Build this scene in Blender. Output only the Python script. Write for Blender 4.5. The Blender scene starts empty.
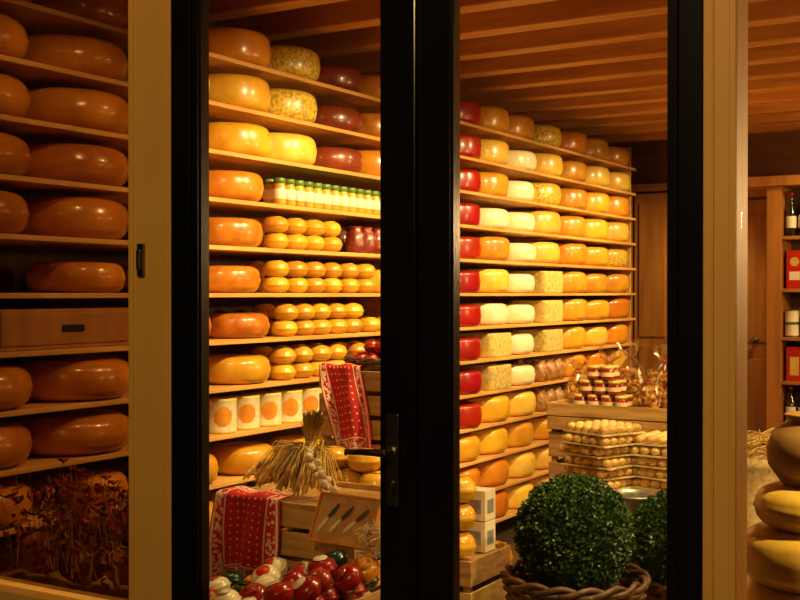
import bpy, math, random
from mathutils import Vector, Matrix, noise
random.seed(7)
pi=math.pi
sc=bpy.context.scene
try:
    sc.view_settings.view_transform='Standard'
    sc.view_settings.look='None'
except Exception: pass

# ---------------------------------------------------------------- materials
def nt(name):
    m=bpy.data.materials.new(name); m.use_nodes=True
    n=m.node_tree; b=n.nodes['Principled BSDF']; return m,n,b
def mat(name,c1,c2=None,rough=.5,scale=8,bump=0,metal=0,coat=0,island=0,stretch=(1,1,1),detail=3,spec=.5,bscale=None,lo=.35,hi=.65,ss=0):
    m,n,b=nt(name)
    b.inputs['Roughness'].default_value=rough
    b.inputs['Metallic'].default_value=metal
    b.inputs['Coat Weight'].default_value=coat
    b.inputs['Coat Roughness'].default_value=.15
    b.inputs['Specular IOR Level'].default_value=spec
    tc=n.nodes.new('ShaderNodeTexCoord'); mp=n.nodes.new('ShaderNodeMapping')
    mp.inputs['Scale'].default_value=stretch
    n.links.new(tc.outputs['Object'],mp.inputs['Vector'])
    if c2 is None: c2=tuple(x*.8 for x in c1)
    nz=n.nodes.new('ShaderNodeTexNoise'); nz.inputs['Scale'].default_value=scale; nz.inputs['Detail'].default_value=detail
    n.links.new(mp.outputs[0],nz.inputs['Vector'])
    r=n.nodes.new('ShaderNodeValToRGB')
    r.color_ramp.elements[0].position=lo; r.color_ramp.elements[1].position=hi
    r.color_ramp.elements[0].color=(*c2,1); r.color_ramp.elements[1].color=(*c1,1)
    n.links.new(nz.outputs['Fac'],r.inputs['Fac'])
    out=r.outputs['Color']
    if island:
        g=n.nodes.new('ShaderNodeNewGeometry'); mr=n.nodes.new('ShaderNodeMapRange')
        mr.inputs['To Min'].default_value=1-island; mr.inputs['To Max'].default_value=1+island*.35
        n.links.new(g.outputs['Random Per Island'],mr.inputs['Value'])
        hs=n.nodes.new('ShaderNodeHueSaturation')
        n.links.new(mr.outputs[0],hs.inputs['Value']); n.links.new(out,hs.inputs['Color'])
        mh=n.nodes.new('ShaderNodeMapRange'); mh.inputs['To Min'].default_value=.5-island*.05; mh.inputs['To Max'].default_value=.5+island*.04
        n.links.new(g.outputs['Random Per Island'],mh.inputs['Value']); n.links.new(mh.outputs[0],hs.inputs['Hue'])
        out=hs.outputs['Color']
    n.links.new(out,b.inputs['Base Color'])
    if bump:
        nb=n.nodes.new('ShaderNodeTexNoise'); nb.inputs['Scale'].default_value=bscale or scale*3; nb.inputs['Detail'].default_value=4
        n.links.new(mp.outputs[0],nb.inputs['Vector'])
        bp=n.nodes.new('ShaderNodeBump'); bp.inputs['Strength'].default_value=bump; bp.inputs['Distance'].default_value=.01
        n.links.new(nb.outputs['Fac'],bp.inputs['Height']); n.links.new(bp.outputs[0],b.inputs['Normal'])
    return m

def cheese(name,c1,c2,island=.28,scale=9,bump=.12,rough=.30,coat=.35,**k):
    return mat(name,c1,c2,rough=rough,scale=scale,bump=bump,coat=coat,island=island,**k)
Cyel=cheese('cheese_yellow_rind',(.80,.43,.03),(.66,.31,.018))
Cylt=cheese('cheese_pale_yellow_rind',(.86,.56,.09),(.74,.44,.05),island=.15)
Cspk=cheese('cheese_herb_rind',(.78,.50,.055),(.36,.25,.035),scale=60,lo=.40,hi=.54)
Cora=cheese('cheese_orange_rind',(.78,.31,.016),(.62,.20,.012))
Cage=cheese('cheese_aged_rind',(.66,.23,.018),(.42,.12,.01),scale=14)
Cbig=cheese('cheese_farm_rind',(.72,.28,.016),(.50,.16,.010),scale=6,island=.15,rough=.26)
Cdrk=cheese('cheese_dark_wax',(.24,.035,.012),(.13,.018,.008))
Cred=cheese('cheese_red_wax',(.42,.014,.005),(.30,.009,.004),island=.15)
Cwht=cheese('cheese_white_rind',(.92,.83,.58),(.84,.72,.44),island=.08)
Cblk=cheese('cheese_pale_cut_face',(.74,.57,.17),(.46,.36,.08),scale=34,rough=.55,coat=0,bump=.4,lo=.36,hi=.58)
Cgrn=cheese('cheese_green_wax',(.010,.055,.016),(.007,.035,.011),island=.2)
woodS=mat('shelf_pine',(.74,.42,.11),(.57,.27,.06),rough=.45,scale=3,stretch=(6,.6,6),bump=.05)
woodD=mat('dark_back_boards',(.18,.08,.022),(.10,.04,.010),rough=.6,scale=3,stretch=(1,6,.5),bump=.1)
woodC=mat('ceiling_beam_wood',(.60,.28,.055),(.44,.18,.03),rough=.5,scale=2.5,stretch=(.6,6,6),bump=.08)
woodP=mat('ceiling_boards',(.42,.18,.035),(.30,.11,.02),rough=.6,scale=2.5,stretch=(.6,5,5),bump=.08)
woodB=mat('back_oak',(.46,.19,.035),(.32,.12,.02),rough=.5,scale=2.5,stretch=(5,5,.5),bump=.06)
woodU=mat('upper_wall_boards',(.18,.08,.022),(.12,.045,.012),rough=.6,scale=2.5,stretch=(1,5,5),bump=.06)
woodX=mat('crate_wood',(.62,.38,.12),(.40,.21,.055),rough=.65,scale=4,stretch=(1.2,3,9),bump=.2,island=.3)
cream=mat('cream_paint',(.74,.42,.095),(.70,.38,.08),rough=.5,scale=3,bump=.02)
black=mat('black_gloss_paint',(.006,.005,.004),(.004,.003,.003),rough=.22,scale=3,spec=.35)
metal=mat('aged_brass',(.30,.22,.11),(.16,.11,.05),rough=.35,metal=1,scale=20)
chrome=mat('steel_latch',(.3,.27,.2),(.2,.18,.14),rough=.3,metal=1,scale=20)
galv=mat('galvanised_steel',(.45,.43,.36),(.3,.28,.22),rough=.4,metal=.8,scale=18)
blade=mat('knife_steel',(.75,.70,.6),(.6,.56,.5),rough=.2,metal=.9,scale=18)
brick=mat('dark_brick_render',(.05,.03,.02),(.03,.018,.012),rough=.8,scale=15,bump=.3)
plaster=mat('warm_plaster',(.50,.34,.16),(.44,.29,.13),rough=.8,scale=4,bump=.05)
leaf=mat('boxwood_leaf',(.055,.12,.012),(.018,.055,.007),rough=.4,scale=12,island=.5)
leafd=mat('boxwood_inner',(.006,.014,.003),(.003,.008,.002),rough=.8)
wick=mat('wicker_cane',(.18,.09,.03),(.08,.04,.012),rough=.55,scale=25,island=.3)
strawM=mat('dry_straw',(.86,.58,.16),(.62,.37,.08),rough=.6,scale=10,island=.35)
garl=mat('garlic_skin',(.75,.62,.42),(.6,.45,.3),rough=.5,scale=20)
eggM=mat('pale_biscuit',(.92,.70,.30),(.82,.55,.20),rough=.35,scale=10,island=.2,coat=.5)
gold=mat('golden_biscuit',(.80,.46,.10),(.62,.30,.05),rough=.45,scale=30,island=.35,bump=.2)
pulp=mat('tray_board',(.80,.68,.42),(.66,.54,.3),rough=.6,scale=40,bump=.2)
paper=mat('white_card',(.85,.78,.60),(.8,.72,.55),rough=.6,scale=10)
paperG=mat('card_grey_print',(.30,.30,.28),(.2,.2,.2),rough=.6,scale=30)
lidG=mat('green_lid',(.14,.24,.04),(.09,.17,.03),rough=.35,scale=10)
lidY=mat('gold_lid',(.75,.55,.15),(.65,.45,.1),rough=.3,scale=10)
mustard=mat('mustard_jar_glass',(.62,.42,.06),(.5,.3,.04),rough=.08,scale=10,coat=.8)
jamM=mat('jam_jar_glass',(.30,.02,.01),(.2,.01,.006),rough=.08,scale=10,coat=.8)
redP=mat('red_packet',(.60,.025,.008),(.45,.015,.006),rough=.35,scale=8)
oraP=mat('orange_print',(.80,.33,.03),(.6,.22,.02),rough=.45,scale=20)
beiP=mat('beige_print',(.66,.40,.17),(.50,.24,.08),rough=.5,scale=14)
botM=mat('dark_bottle_glass',(.012,.014,.006),(.008,.01,.004),rough=.06,coat=1,scale=5)
burl=mat('burlap',(.62,.44,.20),(.42,.28,.11),rough=.9,scale=60,bump=.4)
stone=mat('brown_stoneware',(.42,.23,.06),(.28,.14,.03),rough=.45,scale=12,bump=.1)
gourd=mat('gourd_skin',(.55,.17,.02),(.32,.08,.012),rough=.5,scale=8,island=.4)
autl=mat('autumn_leaf',(.45,.12,.012),(.22,.06,.01),rough=.6,scale=10,island=.5)
petal=mat('dried_petal',(.60,.07,.012),(.42,.04,.01),rough=.6,scale=10,island=.5)
nuts=mat('brown_nut_mix',(.46,.21,.05),(.18,.07,.015),rough=.4,scale=40,bump=.4,coat=.4)
berry=mat('dark_red_sweets',(.30,.03,.015),(.12,.01,.008),rough=.25,scale=45,bump=.5,coat=.8)
pavem=mat('pavement',(.06,.055,.05),(.04,.036,.03),rough=.8,scale=6,bump=.2)
def tile():
    m,n,b=nt('dark_tile_floor')
    tc=n.nodes.new('ShaderNodeTexCoord'); br=n.nodes.new('ShaderNodeTexBrick')
    br.offset=0; br.inputs['Scale'].default_value=1; br.inputs['Brick Width'].default_value=.4; br.inputs['Row Height'].default_value=.4
    br.inputs['Mortar Size'].default_value=.006
    br.inputs['Color1'].default_value=(.045,.028,.016,1); br.inputs['Color2'].default_value=(.06,.036,.02,1); br.inputs['Mortar'].default_value=(.015,.01,.008,1)
    n.links.new(tc.outputs['Object'],br.inputs['Vector']); n.links.new(br.outputs['Color'],b.inputs['Base Color'])
    b.inputs['Roughness'].default_value=.35
    return m
tileM=tile()
def glass(name,tint,f,rough=.02):
    m=bpy.data.materials.new(name); m.use_nodes=True; n=m.node_tree; n.nodes.clear()
    o=n.nodes.new('ShaderNodeOutputMaterial'); t=n.nodes.new('ShaderNodeBsdfTransparent'); t.inputs[0].default_value=(*tint,1)
    g=n.nodes.new('ShaderNodeBsdfGlossy'); g.inputs['Roughness'].default_value=rough
    mx=n.nodes.new('ShaderNodeMixShader'); mx.inputs[0].default_value=f
    n.links.new(t.outputs[0],mx.inputs[1]); n.links.new(g.outputs[0],mx.inputs[2]); n.links.new(mx.outputs[0],o.inputs[0])
    return m
glassC=glass('clear_window_glass',(.97,.97,.95),.03)
glassDim=glass('dimming_window_glass',(.56,.48,.38),.05)  # tint put in the glass to dim the view through the left window
cello=glass('cellophane',(.99,.95,.80),.20,.10)
celb=glass('crinkled_cellophane',(.98,.90,.68),.30,.16)
def bandana():
    m,n,b=nt('red_bandana_cloth'); b.inputs['Roughness'].default_value=.8
    tc=n.nodes.new('ShaderNodeTexCoord'); sp=n.nodes.new('ShaderNodeSeparateXYZ'); n.links.new(tc.outputs['UV'],sp.inputs[0])
    mp=n.nodes.new('ShaderNodeMapping'); mp.inputs['Scale'].default_value=(1,1.4,1); n.links.new(tc.outputs['UV'],mp.inputs['Vector'])
    def mth(op,a,bv=None):
        x=n.nodes.new('ShaderNodeMath'); x.operation=op
        for i,q in enumerate((a,bv)):
            if q is None: continue
            if isinstance(q,(int,float)): x.inputs[i].default_value=q
            else: n.links.new(q,x.inputs[i])
        return x.outputs[0]
    ax=mth('ABSOLUTE',mth('SUBTRACT',sp.outputs[0],.5)); ay=mth('ABSOLUTE',mth('SUBTRACT',sp.outputs[1],.5))
    ay=mth('ADD',mth('MULTIPLY',ay,1.4),-.2)
    mxx=mth('MAXIMUM',ax,ay)
    l1=mth('LESS_THAN',mth('ABSOLUTE',mth('SUBTRACT',mxx,.33)),.010)
    l2=mth('LESS_THAN',mth('ABSOLUTE',mth('SUBTRACT',mxx,.465)),.016)
    band=mth('LESS_THAN',mth('ABSOLUTE',mth('SUBTRACT',mxx,.398)),.045)
    v=n.nodes.new('ShaderNodeTexVoronoi'); v.inputs['Scale'].default_value=22; n.links.new(mp.outputs[0],v.inputs['Vector'])
    ring=mth('LESS_THAN',mth('ABSOLUTE',mth('SUBTRACT',v.outputs['Distance'],.34)),.15)
    v2=n.nodes.new('ShaderNodeTexVoronoi'); v2.inputs['Scale'].default_value=11; v2.inputs['Randomness'].default_value=.1; n.links.new(mp.outputs[0],v2.inputs['Vector'])
    dots=mth('MULTIPLY',mth('LESS_THAN',v2.outputs['Distance'],.15),mth('LESS_THAN',mxx,.30))
    mask=mth('MAXIMUM',mth('MAXIMUM',l1,l2),mth('MAXIMUM',mth('MULTIPLY',band,ring),dots))
    mix=n.nodes.new('ShaderNodeMixRGB'); mix.inputs[1].default_value=(.52,.010,.010,1); mix.inputs[2].default_value=(.82,.62,.46,1)
    n.links.new(mask,mix.inputs[0]); n.links.new(mix.outputs[0],b.inputs['Base Color']); return m
bandM=bandana()

# ---------------------------------------------------------------- mesh builder
class B:
    def __init__(s): s.v=[];s.f=[];s.m=[];s.sm=[]
    def add(s,vs,fs,mi=0,smooth=False,M=None):
        o=len(s.v)
        for p in vs:
            p=Vector(p)
            if M is not None: p=M@p
            s.v.append(p)
        for f in fs:
            s.f.append([o+i for i in f]); s.m.append(mi); s.sm.append(smooth)
    def box(s,x0,x1,y0,y1,z0,z1,mi=0,M=None):
        vs=[(x,y,z) for z in(z0,z1) for y in(y0,y1) for x in(x0,x1)]
        s.add(vs,[(0,2,3,1),(4,5,7,6),(0,1,5,4),(2,6,7,3),(0,4,6,2),(1,3,7,5)],mi,False,M)
    def lathe(s,prof,loc=(0,0,0),seg=24,mi=0,M=None,wob=None,smooth=True):
        vs=[];L=len(prof); TT=Matrix.Translation(loc)
        if M is not None: TT=TT@M
        for j in range(seg):
            a=2*pi*j/seg
            for (r,z) in prof:
                q=r*(wob(a,z) if wob else 1)
                vs.append((q*math.cos(a),q*math.sin(a),z))
        o=len(s.v)
        for p in vs: s.v.append(TT@Vector(p))
        for j in range(seg):
            k=(j+1)%seg
            for i in range(L-1):
                s.f.append([o+j*L+i,o+k*L+i,o+k*L+i+1,o+j*L+i+1]); s.m.append(mi[i] if isinstance(mi,(list,tuple)) else mi); s.sm.append(smooth)
    def ell(s,c,r,mi=0,seg=12,rings=7,M=None):
        prof=[(math.sin(pi*i/rings)if 0<i<rings else 1e-4,-math.cos(pi*i/rings)) for i in range(rings+1)]
        DS=Matrix.Diagonal((r[0],r[1],r[2],1))
        s.lathe(prof,c,seg,mi,(M@DS) if M is not None else DS)
    def tube(s,pts,r,sides=5,mi=0,closed=False):
        n=len(pts); pts=[Vector(p) for p in pts]; vs=[];fs=[]
        for i,p in enumerate(pts):
            if closed: t=pts[(i+1)%n]-pts[i-1]
            else: t=pts[min(i+1,n-1)]-pts[max(i-1,0)]
            t.normalize(); up=Vector((0,0,1)) if abs(t.z)<.9 else Vector((1,0,0))
            a=t.cross(up).normalized(); b=t.cross(a)
            rr=r[i] if isinstance(r,(list,tuple)) else r
            for k in range(sides):
                an=2*pi*k/sides; vs.append(p+a*rr*math.cos(an)+b*rr*math.sin(an))
        for i in range(n if closed else n-1):
            j=(i+1)%n
            for k in range(sides):
                l=(k+1)%sides; fs.append((i*sides+k,i*sides+l,j*sides+l,j*sides+k))
        if not closed:
            fs.append(tuple(range(sides))); fs.append(tuple((n-1)*sides+k for k in reversed(range(sides))))
        s.add(vs,fs,mi,True)
    def build(s,name,mats,parent=None,bevel=0,origin=None):
        if not isinstance(mats,(list,tuple)): mats=[mats]
        xs=[p.x for p in s.v];ys=[p.y for p in s.v];zs=[p.z for p in s.v]
        o=Vector(origin) if origin else Vector(((min(xs)+max(xs))/2,(min(ys)+max(ys))/2,min(zs)))
        me=bpy.data.meshes.new(name); me.from_pydata([p-o for p in s.v],[],s.f)
        for m in mats: me.materials.append(m)
        me.polygons.foreach_set('material_index',s.m); me.polygons.foreach_set('use_smooth',s.sm)
        me.update()
        ob=bpy.data.objects.new(name,me); ob.location=o; sc.collection.objects.link(ob)
        if parent: 
            ob.parent=parent; ob.location=o-parent.location
        if bevel:
            md=ob.modifiers.new('bevel','BEVEL'); md.width=bevel; md.segments=2; md.limit_method='ANGLE'
        return ob
def R(ax,deg): return Matrix.Rotation(math.radians(deg),4,ax)
def T(*p): return Matrix.Translation(p)
def empty(name,loc=(0,0,0)):
    e=bpy.data.objects.new(name,None); e.location=loc; e.empty_display_size=.1; sc.collection.objects.link(e); return e
def boxobj(name,x0,x1,y0,y1,z0,z1,m,bevel=0):
    b=B(); b.box(x0,x1,y0,y1,z0,z1); return b.build(name,m,bevel=bevel)

def wheel_prof(Rr,h,e=.045,n=6):
    p=[(1e-4,0),(Rr*.5,.0)]
    e=min(e,h*.42)
    for i in range(n+1):
        a=-pi/2+ (pi/2)*i/n; p.append((Rr-e*1.15-.006+e*1.15*math.cos(a),e+e*math.sin(a)))
    p.append((Rr,h/2))
    for i in range(n+1):
        a=(pi/2)*i/n; p.append((Rr-e*1.15-.006+e*1.15*math.cos(a),h-e+e*math.sin(a)))
    p+= [(Rr*.5,h+.002),(1e-4,h+.003)]
    return p
def add_wheel(b,x,y,z,Rr,h,e=.045,seg=36,M=None):
    rot=R('Z',random.uniform(0,360))
    b.lathe(wheel_prof(Rr,h,e),(x,y,z),seg,0,(M@rot) if M is not None else rot)

# ---------------------------------------------------------------- room shell
SX=-3.60; SBACK=-4.16; H=3.34
boxobj('floor',-4.4,2.2,2.6,10.9,-.1,0,tileM)
boxobj('pavement',-8,6,-4,2.6,-.2,-.05,pavem)
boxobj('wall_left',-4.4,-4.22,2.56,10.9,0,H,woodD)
boxobj('wall_right',2.0,2.2,2.56,10.9,0,H,plaster)
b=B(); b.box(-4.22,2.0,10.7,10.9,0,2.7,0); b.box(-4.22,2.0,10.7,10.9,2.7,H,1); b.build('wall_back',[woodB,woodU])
boxobj('ceiling',-4.4,2.2,2.56,10.9,H,H+.1,woodP)
b=B()
y=2.95
while y<10.6:
    b.box(-4.22,2.0,y,y+.13,3.16,H); y+=.52
b.build('ceiling_beams',woodC,bevel=.008)
# facade, front plane y=2.60
b=B(); b.box(-6,-4.22,2.60,2.72,0,4); b.box(-4.22,-2.526,2.60,2.70,0,.70); b.box(-4.22,2.2,2.60,2.70,2.95,4); b.box(-.668,2.2,2.60,2.70,0,.70); b.box(2.0,6,2.60,2.70,0,2.95)
b.build('wall_front',brick)
def post(name,x0,x1,side):
    b=B(); b.box(x0,x1,2.60,2.70,0,2.95)
    if side>0:
        b.box(x1-.016,x1,2.592,2.60,0,2.95); b.box(x0+.02,x0+.026,2.595,2.60,0,2.95)
    else:
        b.box(x0,x0+.018,2.592,2.60,0,2.95); b.box(x1-.03,x1-.022,2.595,2.60,0,2.95)
    return b.build(name,cream,bevel=.003)
post('trim_1',-2.526,-2.361,-1); post('trim_2',-.756,-.680,1)
b=B()
b.box(-2.361,-2.285,2.60,2.68,0,2.95); b.box(-.815,-.756,2.60,2.68,0,2.95); b.box(-2.285,-.815,2.60,2.68,2.8,2.95)
b.build('door_frame',black,bevel=.004)
def leafd_(name,x0,x1,sl,sr):
    b=B(); y0,y1=2.605,2.655
    b.box(x0,x0+sl,y0,y1,.02,2.79); b.box(x1-sr,x1,y0,y1,.02,2.79)
    b.box(x0+sl,x1-sr,y0,y1,.02,.42); b.box(x0+sl,x1-sr,y0,y1,2.66,2.79)
    for (a,c) in ((x0+sl,x0+sl+.006),(x1-sr-.006,x1-sr)): b.box(a,c,y0+.01,y1-.005,.42,2.66)
    b.box(x0+sl,x1-sr,2.628,2.634,.42,2.66,1)
    return b.build(name,[black,glassC])
leafd_('door_1',-2.282,-1.530,.022,.094)
leafd_('door_2',-1.526,-.818,.112,.020)
b=B(); b.box(-1.548,-1.508,2.59,2.604,.02,2.79); b.build('door_meeting_strip',black,bevel=.004)
b=B(); hx=-1.580; hz=1.33; hy=2.603
b.box(hx-.019,hx+.019,hy-.011,hy,hz-.145,hz+.10)
b.lathe([(1e-4,0),(.018,0),(.018,.006),(.010,.008),(.010,.05),(1e-4,.05)],(hx,hy-.011,hz),16,0,R('X',90))
b.tube([(hx,hy-.052,hz),(hx-.02,hy-.057,hz+.002),(hx-.07,hy-.055,hz),(hx-.12,hy-.049,hz-.004)],[.011,.0105,.009,.008],8)
b.lathe([(1e-4,0),(.012,0),(.012,.006),(1e-4,.006)],(hx,hy-.011,hz-.085),16,0,R('X',90))
b.box(hx-.003,hx+.003,hy-.018,hy-.014,hz-.115,hz-.08)
b.build('door_handle',metal,bevel=.003)
b=B(); b.box(-2.487,-2.462,2.588,2.6,1.80,1.90); b.box(-2.480,-2.469,2.577,2.59,1.82,1.88); b.build('window_latch',chrome,bevel=.002)
b=B(); b.box(-4.22,-2.526,2.64,2.647,.78,2.95); b.build('window_1',glassDim)
b=B(); b.box(-.680,2.0,2.64,2.647,.78,2.95); b.build('window_2',glassC)
b=B(); b.box(-4.22,-2.53,2.585,2.72,.69,.765); b.build('window_sill',cream,bevel=.005)
b=B(); b.box(-.675,2.0,2.585,2.72,.69,.765); b.build('window_sill',cream,bevel=.005)

# ---------------------------------------------------------------- shelving
def zk(k): return 1.75+.23*k
YE=10.24
esh=empty('stocked_cheese_shelving',(-3.88,6.5,0))
b=B()
for k in range(-7,6):
    b.box(SBACK,SX,2.78,YE,zk(k)-.022,zk(k))
for yy in (2.77,6.28,YE):
    b.box(SBACK,SX-.05,yy-.012,yy+.012,0,zk(5)+.2)
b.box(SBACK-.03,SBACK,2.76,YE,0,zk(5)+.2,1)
b.build('shelving_boards',[woodS,woodD],esh,bevel=.003)

G={}
def g(kind):
    if kind not in G: G[kind]=B()
    return G[kind]
def W(kind,k,y,Rr=.205,h=.15,over=.02,e=.045):
    Rr*=random.uniform(.97,1.03); h*=random.uniform(.94,1.03)
    add_wheel(g(kind),SX-Rr+over+random.uniform(-.01,.01),y+random.uniform(-.01,.01),zk(k)+.001,Rr,h,e)
for k in (4,3,2,1,-2,-3):
    for y in (3.01,3.57):
        W('big',k,y,.272,.175,.03,.065)
W('big',5,3.04,.25,.15); W('big',5,3.58,.25,.15)
W('big',0,3.56,.22,.13); W('big',-4,3.05,.24,.16)
W('ora',-4,3.62,.15,.14)
cols=[4.13,4.60,5.04,5.50,5.98]
for k,row in {5:['age','ora','spk','drk','ora'],4:['wht','yel','spk','drk','age'],3:['yel','yel','ylt','drk','ora']}.items():
    for y,t in zip(cols,row):
        W(t,k,y,.225 if t!='drk' else .205,.17 if t!='drk' else .145)
W('yel',2,4.13,.18,.14); W('ora',2,4.56,.2,.15)
W('age',1,4.54,.205,.14); W('age',0,4.54,.2,.14); W('age',-1,4.62,.2,.13); W('yel',-2,4.60,.2,.135)
W('yel',0,4.10,.2,.14); W('ora',-1,4.15,.2,.14)
W('yel',-4,4.20,.18,.14); W('yel',-4,4.66,.18,.145); W('yel',-4,5.1,.15,.13); W('yel',-4,5.45,.17,.13)
for k in(-5,-6):
    for y in (4.2,4.65,5.1,5.55): W('yel',k,y,.18,.14)
W('yel',0,6.03,.2,.14)
def small(k,y0,y1,pitch=.165,r=.075,h=.082,rows=2,kind='sml'):
    y=y0;i=0
    while y<y1:
        for j in range(rows):
            add_wheel(g(kind),SX-r+.01,y+random.uniform(-.006,.006)+(.0),zk(k)+.001+j*(h+.003),r*random.uniform(.95,1.03),h,.036,20)
            add_wheel(g(kind),SX-3*r-.01,y+.05,zk(k)+.001+j*(h+.003),r,h,.036,14)
        y+=pitch;i+=1
small(1,4.84,5.45); small(0,4.84,5.78,.17); small(-1,4.92,5.65,.16); small(-2,4.9,5.45,.165)
small(-2,5.62,6.15,.165); small(-1,5.75,6.15,.17,rows=1)
CC=[7.0,7.45,7.9,8.4,8.95,9.45,9.97]
def block(kind,k,y,w=.36,h=.17):
    b=g(kind); x1=SX
    prof=wheel_prof(1,h,.03)
    def wob(a,z):
        c,s_=abs(math.cos(a)),abs(math.sin(a)); return (w/2)/((c**7+s_**7)**(1/7))
    P=[(max(r,1e-4),z) for r,z in prof]
    b.lathe(P,(x1-w/2,y,zk(k)+.001),48,0,None,wob)
bags=[]
tab={5:'ryysyyy',4:'rywyyyy',3:'rywsyyy',2:'rwwyyyy',1:'rywyyys',0:'rywbyyy',-1:'rwwbyyy',-2:'rbwbyyy',-3:'rbwnyyy',-4:'ryynnyy',-5:'yyyyyyy',-6:'yyyyyyy',-7:'yyyyyyy'}
for k,row in tab.items():
    for y,t in zip(CC,row):
        if t=='r': W('red',k,y,.215,.155,.02,.03)
        elif t=='y': W(random.choice(['yel','yel','yel','ylt','ylt','ora']),k,y,.23,.175)
        elif t=='s': W('spk',k,y,.225,.17)
        elif t=='w': W('wht',k,y,.205,.15,.02,.04)
        elif t=='b': block('blk',k,y)
        elif t=='n': bags.append((k,y))
    W('red' if k>-4 else 'yel',k,6.55,.2,.15,0)
names={'big':('farmhouse_wheels',Cbig),'age':('aged_wheels',Cage),'ora':('orange_wheels',Cora),'spk':('herb_wheels',Cspk),
 'drk':('dark_wax_wheels',Cdrk),'wht':('white_goat_cheese_wheels',Cwht),'yel':('gouda_wheels',Cyel),'ylt':('young_gouda_wheels',Cylt),
 'sml':('baby_gouda_wheels',Cyel),'red':('red_wax_wheels',Cred),'blk':('square_cheeses',Cblk)}
for kk,bb in G.items(): bb.build(names[kk][0],names[kk][1],esh)
G={}
def jar(b,x,y,z,r=.034,h=.125,seg=16):
    p=[(1e-4,0),(r*.9,0),(r,.008),(r,h*.22),(r*1.01,h*.225),(r*1.01,h*.58),(r,h*.59),(r*.97,h*.68),(r*.82,h*.78),(r*.82,h*.80),(r*.9,h*.80),(r*.9,h*.99),(r*.86,h),(1e-4,h)]
    b.lathe(p,(x,y,z),seg,[0,0,0,1,1,1,0,0,0,2,2,2,2])
b=B()
y=4.84
while y<6.2:
    jar(b,SX-.04,y,zk(2)+.001,.036,.14); jar(b,SX-.125,y+.03,zk(2)+.001,.036,.14); y+=.084
b.build('mustard_jars',[mustard,paper,lidG])
def bag(b,x,y,z,r,h,mi=0,seed=0,flat=1.0):
    def wob(a,zz): return 1+.18*noise.noise(Vector((2.2*math.cos(a)+seed,2.2*math.sin(a),zz*25)))+.05*math.sin(9*a+seed)*max(0,zz/h-.4)
    b.lathe([(1e-4,0),(r*.85,.003),(r,h*.2),(r*.98,h*.5),(r*.85,h*.75),(r*.55,h*.9),(r*.65,h)],(x,y,z),26,mi,Matrix.Diagonal((1,flat,1,1)),wob)
b=B(); y=5.60; i=0
while y<6.2:
    for dx in (0,.14):
        bag(b,SX-.06-dx,y+dx*.4,zk(1)+.001,.058,.155,0,i*1.7); i+=1
    y+=.115
b.build('sweet_bags',berry,esh)
b=B(); y=4.42
while y<5.75:
    b.lathe([(1e-4,0),(.080,0),(.083,.005),(.081,.01),(.081,.157),(.083,.162),(.080,.168),(1e-4,.165)],(SX-.09,y,zk(-3)+.001),24,[1,1,1,0,1,1,1])
    a=math.radians(-38)
    for j in range(-6,6):
        a0=a+j*.09;a1=a0+.09
        hh=lambda q:.042*math.sqrt(max(0,1-((q-a)/.56)**2))+.004
        vs=[(SX-.09+.0825*math.cos(q),y+.0825*math.sin(q),zk(-3)+.085+s_*hh(q)) for q,s_ in((a0,-1),(a1,-1),(a1,1),(a0,1))]
        b.add(vs,[(0,1,2,3)],2)
    y+=.185
b.build('biscuit_tins',[pulp,lidY,oraP])
b=B();i=0
for k,y in bags:
    for dy in(-.16,.0,.16):
        bag(b,SX-.08,y+dy,zk(k)+.001,.08,.17,0,i); bag(b,SX-.25,y+dy,zk(k)+.001,.08,.17,0,i+.5); i+=3.1
b.build('nut_bags',nuts)

# ---------------------------------------------------------------- back of the shop
boxobj('trim_3',-4.2,-1.0,10.62,10.695,2.72,2.79,woodB,.006)
b=B()
for x0,x1 in((-4.15,-3.78),(-3.76,-3.40),(-3.38,-3.02)):
    b.box(x0,x1,10.645,10.695,.02,2.70); b.box(x0+.05,x1-.05,10.632,10.65,.2,1.25); b.box(x0+.05,x1-.05,10.632,10.65,1.33,2.60)
b.build('panelled_cupboard',woodB,bevel=.006)
b=B()
b.box(-2.99,-2.90,10.58,10.695,0,2.62); b.box(-2.10,-2.02,10.58,10.695,0,2.62); b.box(-2.99,-2.02,10.58,10.695,2.62,2.70)
b.build('trim_4',woodB,bevel=.006)
b=B(); b.box(-2.89,-2.11,10.63,10.69,0.01,2.6); 
for z0,z1 in((.15,1.15),(1.3,2.45)): b.box(-2.78,-2.22,10.615,10.64,z0,z1)
b.lathe([(1e-4,0),(.03,0),(.03,.01),(.012,.015),(.012,.04),(.03,.05),(.034,.065),(.025,.08),(1e-4,.085)],(-2.60,10.615,1.32),16,1,R('X',90))
b.build('door_3',[woodB,metal],bevel=.006)
cx0,cx1,cy0,cy1=-1.96,-.6,8.3,8.62
b=B(); b.box(cx0,cx0+.10,cy0,cy1,0,2.5); b.box(cx1-.08,cx1,cy0,cy1,0,2.5); b.box(cx0,cx1,cy1,cy1+.02,0,2.5,1)
b.box(cx0-.30,cx1+.04,cy0-.05,cy1,2.5,2.57)
CZ=[.15,.5,.83,1.13,1.44,1.78,2.15]
for z in CZ: b.box(cx0+.1,cx1-.08,cy0+.01,cy1,z-.025,z)
b.build('grocery_cabinet',[woodB,woodD],bevel=.004)
def bottle(b,x,y,z,h=.3,r=.036):
    b.lathe([(1e-4,0),(r,.002),(r,h*.18),(r*1.01,h*.185),(r*1.01,h*.45),(r,h*.455),(r,h*.58),(r*.4,h*.72),(r*.36,h*.92),(r*.42,h*.93),(r*.42,h),(1e-4,h)],(x,y,z),18,[0,0,0,1,0,0,0,0,2,2,2])
b=B()
for i in range(12):
    bottle(b,cx0+.15+i*.085,cy0+.09,CZ[6]+.001,.31); bottle(b,cx0+.15+i*.085,cy0+.09,CZ[2]+.001,.26)
b.build('wine_bottles',[botM,paper,redP])
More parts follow.
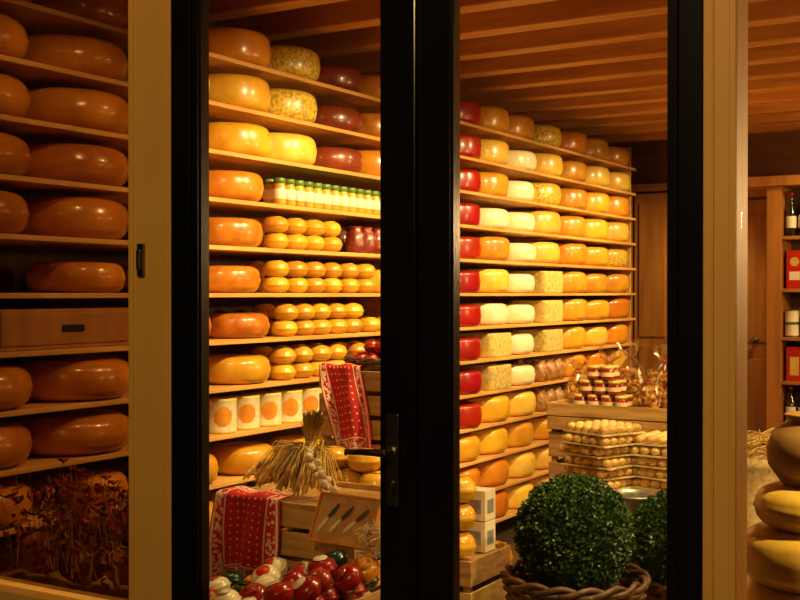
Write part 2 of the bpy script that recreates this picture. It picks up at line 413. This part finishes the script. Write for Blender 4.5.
b=B()
for i in range(9):
    x=cx0+.125+i*.125; b.box(x,x+.112,cy0+.05,cy0+.12,CZ[5]+.001,CZ[5]+.27,0); b.box(x+.02,x+.092,cy0+.047,cy0+.05,CZ[5]+.06,CZ[5]+.12,1)
    disc_=[(x+.056+.032*math.cos(2*pi*t/16),cy0+.048,CZ[5]+.19+.032*math.sin(2*pi*t/16)) for t in range(16)]; b.add(disc_,[tuple(range(16))],2)
    b.box(x,x+.112,cy0+.05,cy0+.12,CZ[3]+.001,CZ[3]+.24,0); b.box(x+.025,x+.087,cy0+.047,cy0+.05,CZ[3]+.04,CZ[3]+.17,2)
b.build('red_grocery_packets',[redP,paper,lidY],bevel=.003)
b=B()
for i in range(10):
    for j in range(2):
        b.lathe([(1e-4,0),(.048,0),(.05,.004),(.048,.01),(.048,.085),(.05,.09),(.048,.094),(1e-4,.092)],(cx0+.16+i*.11,cy0+.08,CZ[4]+.001+j*.096),18,[1,1,1,0,1,1,1])
b.build('preserve_tins',[paper,lidG])

# ---------------------------------------------------------------- crates
def crate(name,x0,x1,y0,y1,z0,z1,slats=4,th=.012,solid=True,gap=.80):
    b=B()
    hh=(z1-z0); g_=hh/(slats); sh=g_*gap
    for i in range(slats):
        a=z0+i*g_+ (g_-sh)/2; c=a+sh
        b.box(x0,x1,y0,y0+th,a,c,0); b.box(x0,x1,y1-th,y1,a,c,0)
        b.box(x0,x0+th,y0+th,y1-th,a,c,0); b.box(x1-th,x1,y0+th,y1-th,a,c,0)
    for xx in (x0+th,x1-th-.03):
        for yy in (y0+th,y1-th-.03): b.box(xx,xx+.03,yy,yy+.03,z0,z1,0)
    if solid:
        n=5; w=(x1-x0)/n
        for i in range(n): b.box(x0+i*w+.003+(th if i==0 else 0),x0+(i+1)*w-.003-(th if i==n-1 else 0),y0+th,y1-th,z1-.045,z1-.03,0)
    b.box(x0+th,x1-th,y0+th,y1-th,z0,z0+.012,0)
    return b.build(name,woodX,bevel=.002)
crate('wooden_crate',-2.86,-2.24,3.42,3.92,.665,.985,3,gap=.84)
crate('wooden_crate',-2.86,-2.24,3.42,3.92,.0,.662,5)
crate('wooden_crate',-2.94,-2.50,4.20,4.58,1.00,1.42,4)
crate('wooden_crate',-2.94,-2.49,3.96,4.58,.0,.93,6)
b=B(); b.box(-2.92,-2.52,4.2,4.56,.932,.998); b.build('crate_spacer_board',woodX,bevel=.003)
b=B()
for x in (-2.86,-2.70,-2.56): add_wheel(b,x,4.075,.90,.08,.10,.04,24)
for x in (-2.78,-2.62): add_wheel(b,x,4.08,1.0,.08,.09,.04,24)
b.build('small_gouda_cheeses',Cyel)
def basket(name,cx,cy,z0,z1,r0,r1,m=wick,rr=.009,n=18,parent=None):
    b=B(); cnt=int((z1-z0)/(rr*1.7)); 
    for i in range(cnt+1):
        t=i/cnt; rad=r0+(r1-r0)*t
        pts=[((rad+rr*.8*math.sin(n/2*a+i*pi))*math.cos(a)+cx,(rad+rr*.8*math.sin(n/2*a+i*pi))*math.sin(a)+cy,z0+rr+(z1-z0-rr)*t) for a in [2*pi*j/(n*3) for j in range(n*3)]]
        b.tube(pts,rr,5,0,True)
    for j in range(n):
        a=2*pi*j/n; b.tube([(cx+r0*math.cos(a),cy+r0*math.sin(a),z0),(cx+r1*math.cos(a),cy+r1*math.sin(a),z1+rr)],rr*.6,5)
    for ph in (0,pi):
        pts=[((r1+rr*1.3*math.cos(8*a+ph))*math.cos(a)+cx,(r1+rr*1.3*math.cos(8*a+ph))*math.sin(a)+cy,z1+rr*1.3*(1+math.sin(8*a+ph))) for a in [2*pi*j/72 for j in range(72)]]
        b.tube(pts,rr*1.1,6,0,True)
    b.lathe([(1e-4,z0),(r0,z0),(r0,z0+.01),(1e-4,z0+.01)],(cx,cy,0),24,0)
    return b.build(name,m,parent)
eb=empty('basket_of_red_wax_cheeses',(-2.72,4.39,1.40))
basket('wicker_tray',-2.72,4.39,1.40,1.445,.15,.165,rr=.007,parent=eb)
b=B()
for i in range(9):
    a=i*2*pi/8; q=(.10 if i<8 else 0); add_wheel(b,-2.72+q*math.cos(a)*1.05,4.39+q*math.sin(a)*1.05,1.42+(0 if i<8 else .03),.040,.062,.03,18)
for i in range(4):
    a=i*pi/2+.4; add_wheel(b,-2.72+.055*math.cos(a),4.39+.055*math.sin(a),1.478,.038,.06,.03,18)
b.build('red_wax_cheeses',Cred,eb)

def cloth(name,f,nu=36,nv=48,th=.003):
    me=bpy.data.meshes.new(name); vs=[];fs=[];uv=[]
    for j in range(nv+1):
        for i in range(nu+1): vs.append(f(i/nu,j/nv)); uv.append((i/nu,j/nv))
    for j in range(nv):
        for i in range(nu): a=j*(nu+1)+i; fs.append((a,a+1,a+nu+2,a+nu+1))
    o=Vector(vs[0]); me.from_pydata([Vector(v)-o for v in vs],[],fs); l=me.uv_layers.new(name='UVMap')
    for lp in me.loops: l.data[lp.index].uv=uv[lp.vertex_index]
    for p in me.polygons: p.use_smooth=True
    me.materials.append(bandM); ob=bpy.data.objects.new(name,me); ob.location=o; sc.collection.objects.link(ob)
    s=ob.modifiers.new('thick','SOLIDIFY'); s.thickness=th; return ob
def f1(u,v):
    L=.42*v; w=min(1,max(0,(L-.10)*6))
    x=-2.845+.29*u+.012*math.sin(v*4)*u
    fold=.016*math.sin(u*10+v*2)+.008*math.sin(u*23+1)
    if L<.10: return (x,3.40+.10-L,.996+.006*math.sin(u*12))
    L-=.10
    return (x,3.392-fold*w-.02*math.sin(min(1,L*5)*pi/2)-.01,.996-L-.012*math.cos(u*pi*2)*w)
cloth('red_bandana',f1)
def f2(u,v):
    L=.50*v; w=min(1,max(0,(L-.09)*6))
    x=-2.955+.22*u+.15*v
    fold=.018*math.sin(u*9+v*4)+.008*math.sin(u*19+v*3)
    if L<.09: return (x,4.18+.09-L,1.434+.004*math.sin(u*12))
    L-=.09
    return (x+.015*math.sin(v*4),4.168-.028*math.sin(min(1,L*5)*pi/2)-fold*w-.03*v*u,1.432-L*.93+.03*(1-u)*w-.015*math.sin(u*7)*w)
cloth('red_bandana.001',f2)

# loose wheat bundle, stalks up to the tie, ears spilling down and over the crate
b=B(); tie=Vector((-2.585,3.64,1.165))
for i in range(300):
    a=random.uniform(0,2*pi); q=math.sqrt(random.random())
    top=tie+Vector((.012+.050*q*math.cos(a),.04*q*math.sin(a),.06+.075*random.random()))
    sp=random.gauss(0,.55); sp=max(-1.15,min(1.1,sp))
    drop=random.uniform(.55,1)
    bot=tie+Vector((-.045+.175*sp*drop,-.09+.13*random.random()-.02*abs(sp),-.172*drop+.03*random.random()+.025*abs(sp)))
    mid=tie+Vector((.016*q*math.cos(a),.016*q*math.sin(a),0))
    m2=mid.lerp(bot,.5)+Vector((.03*sp,random.uniform(-.02,.01),.035+random.uniform(-.012,.015)))
    b.tube([bot,m2,mid,(mid+top)/2,top],.0017,3,0)
    dr=(bot-m2).normalized()+Vector((0,0,-.25)); dr.normalize(); qd=dr.to_track_quat('Z','Y').to_matrix().to_4x4()
    if i%4:
        b.ell(bot+dr*.010,(.0058,.0058,.024),0,6,6,qd)
        for w_ in range(3):
            e=dr*.05+Vector((random.uniform(-.018,.018),random.uniform(-.018,.018),random.uniform(-.01,.014))); b.tube([bot+dr*.008,bot+e],.0006,3)
for k in range(5):
    b.tube([(tie.x+.023*math.cos(t),tie.y+.023*math.sin(t),tie.z-.010+.005*k) for t in [2*pi*j/16 for j in range(16)]],.004,5,0,True)
b.build('wheat_sheaf',strawM)
b=B()
for i in range(13):
    t=i/12; p=Vector((-2.52+.13*t+.016*math.sin(i*2.4),3.52+.02*math.cos(i*2.4)-.02*t,1.15-.140*t+.006*math.sin(i*3.1)))
    b.lathe([(1e-4,-.013),(.012,-.011),(.017,0),(.012,.010),(.003,.015),(.002,.022),(1e-4,.022)],p,12,0,R('X',random.uniform(-60,60))@R('Y',random.uniform(-60,60)))
b.tube([(-2.535,3.53,1.17),(-2.46,3.53,1.09),(-2.39,3.52,1.005)],.004,5)
b.build('garlic_string',garl)
def straw(name,x0,x1,y0,y1,z0,z1,n,r=.0016,m=strawM,L=.1):
    b=B()
    for i in range(n):
        c=Vector((random.uniform(x0,x1),random.uniform(y0,y1),random.uniform(z0,z1))); a=random.uniform(0,pi); l=L*random.uniform(.5,1)
        d=Vector((math.cos(a),math.sin(a),random.uniform(-.2,.2)))*l/2; k=Vector((random.uniform(-.01,.01),random.uniform(-.01,.01),random.uniform(0,.02)))
        b.tube([c-d,c+k,c+d],r,3)
    return b.build(name,m)

TZ=.585
b=B(); b.box(-2.80,-1.95,2.82,3.39,TZ-.03,TZ)
for x in(-2.78,-2.01):
    for y in(2.84,3.33): b.box(x,x+.04,y,y+.04,0,TZ-.03)
b.build('window_display_table',woodX,bevel=.003)
eb=empty('tray_of_mini_wax_cheeses',(-2.37,3.1,TZ))
b=B()
b.box(-2.78,-1.97,2.83,3.38,TZ+.002,TZ+.012); b.box(-2.78,-1.97,2.83,2.842,TZ+.012,TZ+.08); b.box(-2.78,-1.97,3.368,3.38,TZ+.012,TZ+.10); b.box(-2.78,-2.768,2.842,3.368,TZ+.012,TZ+.08); b.box(-1.982,-1.97,2.842,3.368,TZ+.012,TZ+.20)
b.build('shallow_tray',woodX,eb,bevel=.003)
kb=B()
for lay in range(5):
    for i in range(7):
        for j in range(5):
            x=-2.71+i*.114+(.03 if j%2 else 0)+random.uniform(-.01,.01)+(.03 if lay%2 else 0); y=3.31-j*.112-(.03 if lay%2 else 0)+random.uniform(-.008,.008)
            if x>-2.03: continue
            hmax=1.3+ (x+2.71)/.68*2.7 - j*.15
            if lay>hmax: continue
            z=TZ+.015+lay*.064+random.uniform(0,.006)
            t=random.choice([0,0,0,1,1,1,2,2,3])
            top= lay+1>hmax
            tilt=R('X',random.uniform(-10,60))@R('Y',random.uniform(-40,30)) if top else Matrix()
            o=len(kb.m)
            add_wheel(kb,x,y,z,.055,.066,.028,24,tilt)
            for q in range(o,len(kb.m)): kb.m[q]=t
            if random.random()<.6:
                kb.lathe([(1e-4,.0705),(.024,.0702),(.025,.068)],(0,0,0),16,4 if t!=2 else 5,T(x,y,z)@tilt)
kb.build('wax_cheeses',[Cgrn,Cred,Cwht,Cora,paper,redP],eb)
# boxed cheese-knife set, tilted back on the crate
b=B(); Mc=T(-2.235,3.315,.872)@R('Z',-6)@R('X',-24)
b.box(-.138,.138,-.004,.022,0,.178,0,Mc)
for a_ in ((-.138,-.130,0,.178),(.130,.138,0,.178),(-.130,.130,0,.008),(-.130,.130,.170,.178)): b.box(a_[0],a_[1],-.012,-.004,a_[2],a_[3],0,Mc)
b.box(-.129,.129,-.0055,-.004,.009,.169,1,Mc)
for q,(xx,an) in enumerate(((-.075,32),(-.015,38),(.05,44))):
    MK=Mc@T(xx,-.009,.088)@R('Y',an)
    b.add([(-.006,0,.0),(.006,0,.0),(.013,0,.03),(.008,0,.062),(-.004,0,.066),(-.008,0,.03)],[(0,1,2,3,4,5)],2,False,MK)
    KS=MK@T(0,0,-.030)@Matrix.Diagonal((.0075,.005,.034,1)); b.lathe([(math.sin(pi*i/8)+1e-4,-math.cos(pi*i/8)) for i in range(9)],(0,0,0),10,3,KS)
b.lathe([(1e-4,0),(.026,0),(.026,.004),(1e-4,.004)],(0,0,0),20,4,Mc@T(.085,-.006,.045)@R('X',90))
b.build('cheese_knife_gift_set',[oraP,beiP,blade,paper,Cylt])
straw('wood_wool',-2.13,-2.0,3.28,3.36,.84,.96,240,.0014,garl,.09)

# ---------------------------------------------------------------- behind door 2
crate('wooden_crate',-2.56,-2.18,4.20,4.58,.0,.655,5)
b=B()
for (x,y,z) in ((-2.285,4.48,.63),(-2.285,4.48,.765)):
    b.box(x-.05,x+.055,y-.05,y+.05,z,z+.13,0); b.box(x+.055,x+.0565,y-.03,y+.03,z+.03,z+.09,1); b.box(x-.03,x+.035,y-.0515,y-.05,z+.03,z+.09,1)
b.build('white_cartons',[paper,paperG],bevel=.002)
b=B()
for j,z in enumerate((.626,.745,.864)):
    add_wheel(b,-2.285,4.29,z,.078,.115,.05,24)
    if j<2: add_wheel(b,-2.46,4.30,z,.07,.115,.05,24)
b.build('small_gouda_cheeses.001',Cyel)
b=B(); add_wheel(b,-2.39,4.82,.453,.10,.13,.05,28); b.build('gouda_cheese',Cyel)
crate('wooden_crate',-2.50,-2.28,4.70,4.96,.0,.45,3)

boxobj('display_plinth',-2.12,-1.28,3.95,5.24,0,.36,woodX,.006)
def topiary(loc,c,Rr,n,bk):
    e=empty('potted_boxwood_topiary',loc)
    b=B()
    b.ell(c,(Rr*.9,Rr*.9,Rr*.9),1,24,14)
    for i in range(n):
        u=random.uniform(-1,1);a=random.uniform(0,2*pi);s_=math.sqrt(1-u*u); nrm=Vector((s_*math.cos(a),s_*math.sin(a),u))
        bump=1+.07*noise.noise(nrm*4)+.04*noise.noise(nrm*11)
        p=Vector(c)+nrm*Rr*bump*random.uniform(.88,1.05)
        t=Vector((random.gauss(0,1),random.gauss(0,1),random.gauss(0,1)))+nrm*.9; t.normalize()
        w=t.cross(Vector((random.gauss(0,1),random.gauss(0,1),random.gauss(0,1)))).normalized()
        l=random.uniform(.007,.012)
        b.add([p-t*l,p+w*l*.55,p+t*l,p-w*l*.55],[(0,1,2,3)],0)
    b.tube([(c[0],c[1],c[2]-Rr*.95),(c[0],c[1],c[2]-Rr-.12)],.018,8,2)
    b.build('foliage_ball',[leaf,leafd,wick],e)
    z0,z1,r0,r1,rr,nn=bk
    basket('woven_basket',c[0],c[1],z0,z1,r0,r1,rr=rr,n=nn,parent=e)
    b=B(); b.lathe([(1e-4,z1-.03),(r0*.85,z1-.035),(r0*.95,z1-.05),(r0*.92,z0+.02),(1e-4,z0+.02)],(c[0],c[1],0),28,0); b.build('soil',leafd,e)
topiary((-1.767,4.305,.362),(-1.767,4.305,.785),.226,20000,(.362,.60,.23,.275,.011,22))
topiary((-1.53,4.87,.362),(-1.53,4.87,.69),.20,13000,(.362,.50,.16,.19,.010,20))
b=B(); bc=(-1.80,5.10,.362)
b.lathe([(1e-4,.0),(.095,0),(.099,.01),(.118,.30),(.122,.45),(.128,.455),(.128,.465),(.118,.465),(.112,.44),(.09,.02),(1e-4,.02)],bc,32,0)
b.tube([(bc[0]+.121*math.cos(a),bc[1]+.121*math.sin(a),bc[2]+.30) for a in[2*pi*j/32 for j in range(32)]],.004,5,0,True)
b.tube([(bc[0]+.125*math.cos(a),bc[1]-.02-.05*math.sin(a),bc[2]+.44-.11*math.sin(a)) for a in[pi*j/14 for j in range(15)]],.003,6)
b.build('galvanised_bucket',galv)
b=B(); b.box(-2.32,-1.66,5.27,5.80,.75,.78)
for x in(-2.30,-1.72):
    for y in(5.29,5.74): b.box(x,x+.04,y,y+.04,0,.75)
b.box(-2.28,-1.70,5.29,5.31,.66,.75)
b.build('display_table',woodX,bevel=.003)
def packs(name,cx,cy,z,rot,lay):
    b=B()
    for l in range(lay):
        M0=T(cx+random.uniform(-.014,.014),cy+random.uniform(-.012,.012),z+l*.054)@R('Z',rot+random.uniform(-8,8)); w=.145
        b.box(-w,w,-w,w,.001,.007,1,M0)
        for i in range(5):
            for j in range(5):
                if l<lay-1 and 0<i<4 and 0<j<4: continue
                q=(M0@T((i-2)*.056,(j-2)*.056,.028)).to_translation()
                b.ell(q,(.0278,.0278,.0205),0,12,7)
        N=24;vs=[];fs=[]
        for ring,(sc_,zz) in enumerate(((1.01,.0),(1.05,.018),(1.04,.042),(.96,.052))):
            for t in range(N):
                a=2*pi*t/N; c_,s_=math.cos(a),math.sin(a); q=w*sc_/((abs(c_)**8+abs(s_)**8)**.125)*(1+random.uniform(-.02,.02))
                vs.append((q*c_,q*s_,zz+random.uniform(-.003,.003)))
        for ring in range(3):
            for t in range(N): fs.append((ring*N+t,ring*N+(t+1)%N,(ring+1)*N+(t+1)%N,(ring+1)*N+t))
        b.add(vs,fs,2,False,M0)
    return b.build(name,[eggM,pulp,cello])
packs('biscuit_tray_stack',-2.10,5.46,.782,-20,6); packs('biscuit_tray_stack.001',-1.81,5.60,.782,-10,5)
crate('wooden_crate',-2.56,-1.86,5.86,6.30,.0,1.00,6)
crate('wooden_crate',-2.56,-1.80,5.84,6.28,1.00,1.15,2,gap=.92)
b=B()
for l in range(3):
    for i in range(4-l):
        for j in range(2):
            x=-2.39+i*.078+l*.039; y=5.90+j*.082; z=1.122+l*.079
            b.lathe([(1e-4,0),(.034,0),(.037,.01),(.037,.052),(.034,.058),(.034,.060),(.036,.060),(.036,.076),(1e-4,.077)],(x,y,z),18,[0,0,0,0,1,1,1,1])
            b.lathe([(.0375,.020),(.0375,.042)],(x,y,z),18,2)
b.build('jam_jars',[jamM,lidY,pulp])
# crinkled cellophane bags filled with little biscuits
b=B()
def gift(x,y,z,r,h,lean=0,sd=0):
    MM=T(x,y,z)@R('Y',lean)@R('Z',sd*40)
    rnd=random.Random(int(sd*100))
    n=int(95*(r/.09)*(h/.3))
    for i in range(n):
        a=rnd.uniform(0,2*pi); zz=rnd.uniform(.012,h*.60); rr_=r*.84*math.sqrt(rnd.random())*(1 if zz<h*.45 else .8)
        q=MM@Vector((rr_*math.cos(a),rr_*.75*math.sin(a),zz)); b.ell(q,(.021,.021,.009),1,8,4,R('X',rnd.uniform(-70,70))@R('Y',rnd.uniform(-70,70)))
    seg=34; prof=[(.55,0),(.96,.01),(1.04,.12),(1.0,.26),(1.05,.40),(.92,.54),(.70,.66),(.38,.76),(.16,.81),(.34,.86),(.62,.93),(.80,1.0)]
    vs=[];fs=[];L=len(prof)
    for j in range(seg):
        a=2*pi*j/seg
        for k,(q,t) in enumerate(prof):
            pl=(.10*math.sin(11*a+sd)+.07*math.sin(17*a+2*sd))*max(0,t-.3)*1.6
            q2=r*q*(1+pl+rnd.uniform(-.07,.07)); vs.append((q2*math.cos(a),q2*.8*math.sin(a),h*t+rnd.uniform(-.006,.006)*(k>1)+(.03*math.sin(3*a+sd) if k==L-1 else 0)))
    for j in range(seg):
        k=(j+1)%seg
        for i in range(L-1): fs.append((j*L+i,k*L+i,k*L+i+1,j*L+i+1))
    b.add(vs,fs,0,False,MM)
    b.tube([(MM@Vector((r*.17*math.cos(t),r*.14*math.sin(t),h*.81))) for t in [2*pi*j/12 for j in range(12)]],.004,5,2,True)
for i,(x,y,r,h,l) in enumerate(((-2.48,6.17,.085,.24,-8),(-2.34,6.17,.09,.29,4),(-2.18,6.16,.10,.33,-3),(-2.02,6.15,.10,.31,6),(-1.90,6.14,.08,.24,12),(-2.01,5.96,.08,.20,-5),(-1.89,5.97,.075,.18,8))):
    gift(x,y,1.124,r,h,l,i*1.37)
b.build('cellophane_biscuit_bags',[celb,gold,redP])

# ---------------------------------------------------------------- right window
crate('wooden_crate',-1.02,-.42,3.28,3.84,.0,.72,5)
b=B()
add_wheel(b,-.71,3.55,.722,.218,.165,.06,48); add_wheel(b,-.70,3.55,.889,.213,.165,.06,48); add_wheel(b,-.685,3.56,1.056,.19,.12,.05,48)
b.build('farmhouse_cheese_stack',Cylt)
b=B(); b.lathe([(1e-4,0),(.09,0),(.10,.01),(.135,.06),(.14,.11),(.12,.16),(.085,.185),(.08,.20),(.09,.21),(.08,.212),(.07,.19),(1e-4,.18)],(-.70,3.57,1.178),32,0); b.build('stoneware_pot',stone)
boxobj('sack_stand',-1.20,-.84,4.10,4.46,0,.62,woodX,.005)
b=B()
def wob(a,z): return 1+.12*noise.noise(Vector((2*math.cos(a),2*math.sin(a),z*6)))
b.lathe([(1e-4,0),(.13,.002),(.165,.08),(.16,.22),(.13,.36),(.11,.42),(.12,.50),(.14,.54),(.11,.535),(.08,.45),(1e-4,.42)],(-1.04,4.27,.622),28,0,None,wob)
b.build('burlap_sack',burl)
straw('dried_grass_bunch',-1.12,-.96,4.18,4.36,1.165,1.24,120,.0018,strawM,.13)

# ---------------------------------------------------------------- left window arrangement
crate('wooden_crate',-3.50,-2.66,2.76,3.22,.0,.70,5)
b=B()
for (x,y,z,r) in ((-3.35,3.0,.78,.10),(-3.12,2.98,.77,.09),(-3.2,3.08,.90,.095),(-2.95,3.03,.77,.085),(-2.85,3.1,.83,.07),(-3.0,3.1,.88,.075)):
    b.lathe([(max(1e-4,r*math.sin(pi*i/12)**.8),-r*.75*math.cos(pi*i/12)) for i in range(13)],(x,y,z),32,0,None,lambda a,zz:1+.06*math.cos(8*a))
    b.tube([(x,y,z+r*.6),(x+.008,y,z+r*.95)],.008,6)
for i in range(700):
    p=Vector((random.uniform(-3.45,-2.72),random.uniform(2.82,3.18),.74+.30*random.random()**1.3)); s_=random.uniform(.012,.028)
    t=Vector((random.gauss(0,1),random.gauss(0,1),random.gauss(0,1))).normalized(); w=t.orthogonal().normalized(); u_=t.cross(w)*s_*.2
    b.add([p-t*s_,p-t*s_*.1+w*s_*.5+u_,p+t*s_,p-t*s_*.1-w*s_*.5+u_,p],[(0,1,4),(1,2,4),(2,3,4),(3,0,4)],random.choice([1,1,2]))
for i in range(90):
    p=Vector((random.uniform(-3.4,-2.75),random.uniform(2.85,3.15),.74)); q=p+Vector((random.uniform(-.10,.10),random.uniform(-.04,.04),random.uniform(.16,.36)))
    b.tube([p,(p+q)/2+Vector((random.uniform(-.02,.02),0,0)),q],.0016,3,3)
    if i%2==0:
        for t in range(9):
            a=2*pi*t/9; d=Vector((math.cos(a),math.sin(a)*.8,.4)).normalized(); w=d.orthogonal().normalized()*.007
            b.add([q,q+d*.014+w,q+d*.026,q+d*.014-w],[(0,1,2,3)],2)
        b.ell(q,(.007,.007,.006),1,8,5)
b.build('dried_flower_and_gourd_arrangement',[gourd,autl,petal,strawM])
b=B(); b.box(-4.02,SX-.02,2.95,3.84,zk(-1)+.001,zk(-1)+.165); b.box(SX-.02,SX-.014,3.02,3.76,zk(-1)+.02,zk(-1)+.15); b.box(SX-.014,SX-.008,3.33,3.45,zk(-1)+.07,zk(-1)+.10,1)
b.build('wooden_storage_box',[woodB,black],bevel=.004)

# ---------------------------------------------------------------- lights
WARM=(1,.71,.29)
def spot(x,y,z,tx,ty,tz,e,size=95,blend=.6,r=.04,col=WARM):
    l=bpy.data.lights.new('spot_light','SPOT'); l.energy=e; l.color=col; l.spot_size=math.radians(size); l.spot_blend=blend; l.shadow_soft_size=r
    o=bpy.data.objects.new('unseen_spot',l); o.location=(x,y,z); d=Vector((tx-x,ty-y,tz-z)); o.rotation_euler=d.to_track_quat('-Z','Y').to_euler(); sc.collection.objects.link(o)  # light only, no fixture; the source is unseen
for y,e in ((4.35,210),(5.15,280),(6.3,190),(7.4,240),(8.5,265),(9.6,235)):
    spot(-1.9,y,3.0,-3.7,y+.15,1.45,e,88,.8)
spot(-1.2,4.2,3.0,-2.2,3.4,.8,150,60)  # this and the following spots are added to brighten single displays
spot(-1.0,5.2,3.0,-2.0,5.2,.8,150,75)
spot(-1.0,4.6,3.0,-2.1,5.8,1.05,220,50)
spot(0.3,3.2,3.0,-.8,3.75,1.0,360,50)
spot(-.8,7.4,3.0,-1.6,8.5,1.5,90,80)
spot(-2.6,3.05,2.95,-3.8,3.3,1.6,45,100)
spot(-2.7,3.6,2.4,-3.05,3.0,.8,22,70)
def pt(name,loc,e,col=(1,.62,.25),r=.12):
    l=bpy.data.lights.new(name,'POINT'); l.energy=e; l.color=col; l.shadow_soft_size=r
    o=bpy.data.objects.new(name,l); o.location=loc; sc.collection.objects.link(o)
pt('added_fill',(0.6,7.2,2.2),115); pt('added_fill',(0.6,4.9,2.2),65)  # fill lights added to lift the room and ceiling, no pendant hangs here
pt('street_lamp',(-.6,-1.0,3.6),250,(1,.65,.24),.15)

w=bpy.data.worlds.new('night'); sc.world=w; w.use_nodes=True
w.node_tree.nodes['Background'].inputs[0].default_value=(.004,.004,.007,1); w.node_tree.nodes['Background'].inputs[1].default_value=1

cam=bpy.data.cameras.new('camera'); cam.lens=51.75; cam.sensor_width=36; cam.clip_start=.05
co=bpy.data.objects.new('camera',cam); co.location=(0,0,1.75); co.rotation_euler=(math.radians(90-.35),0,math.radians(30.96)); sc.collection.objects.link(co)
sc.camera=co
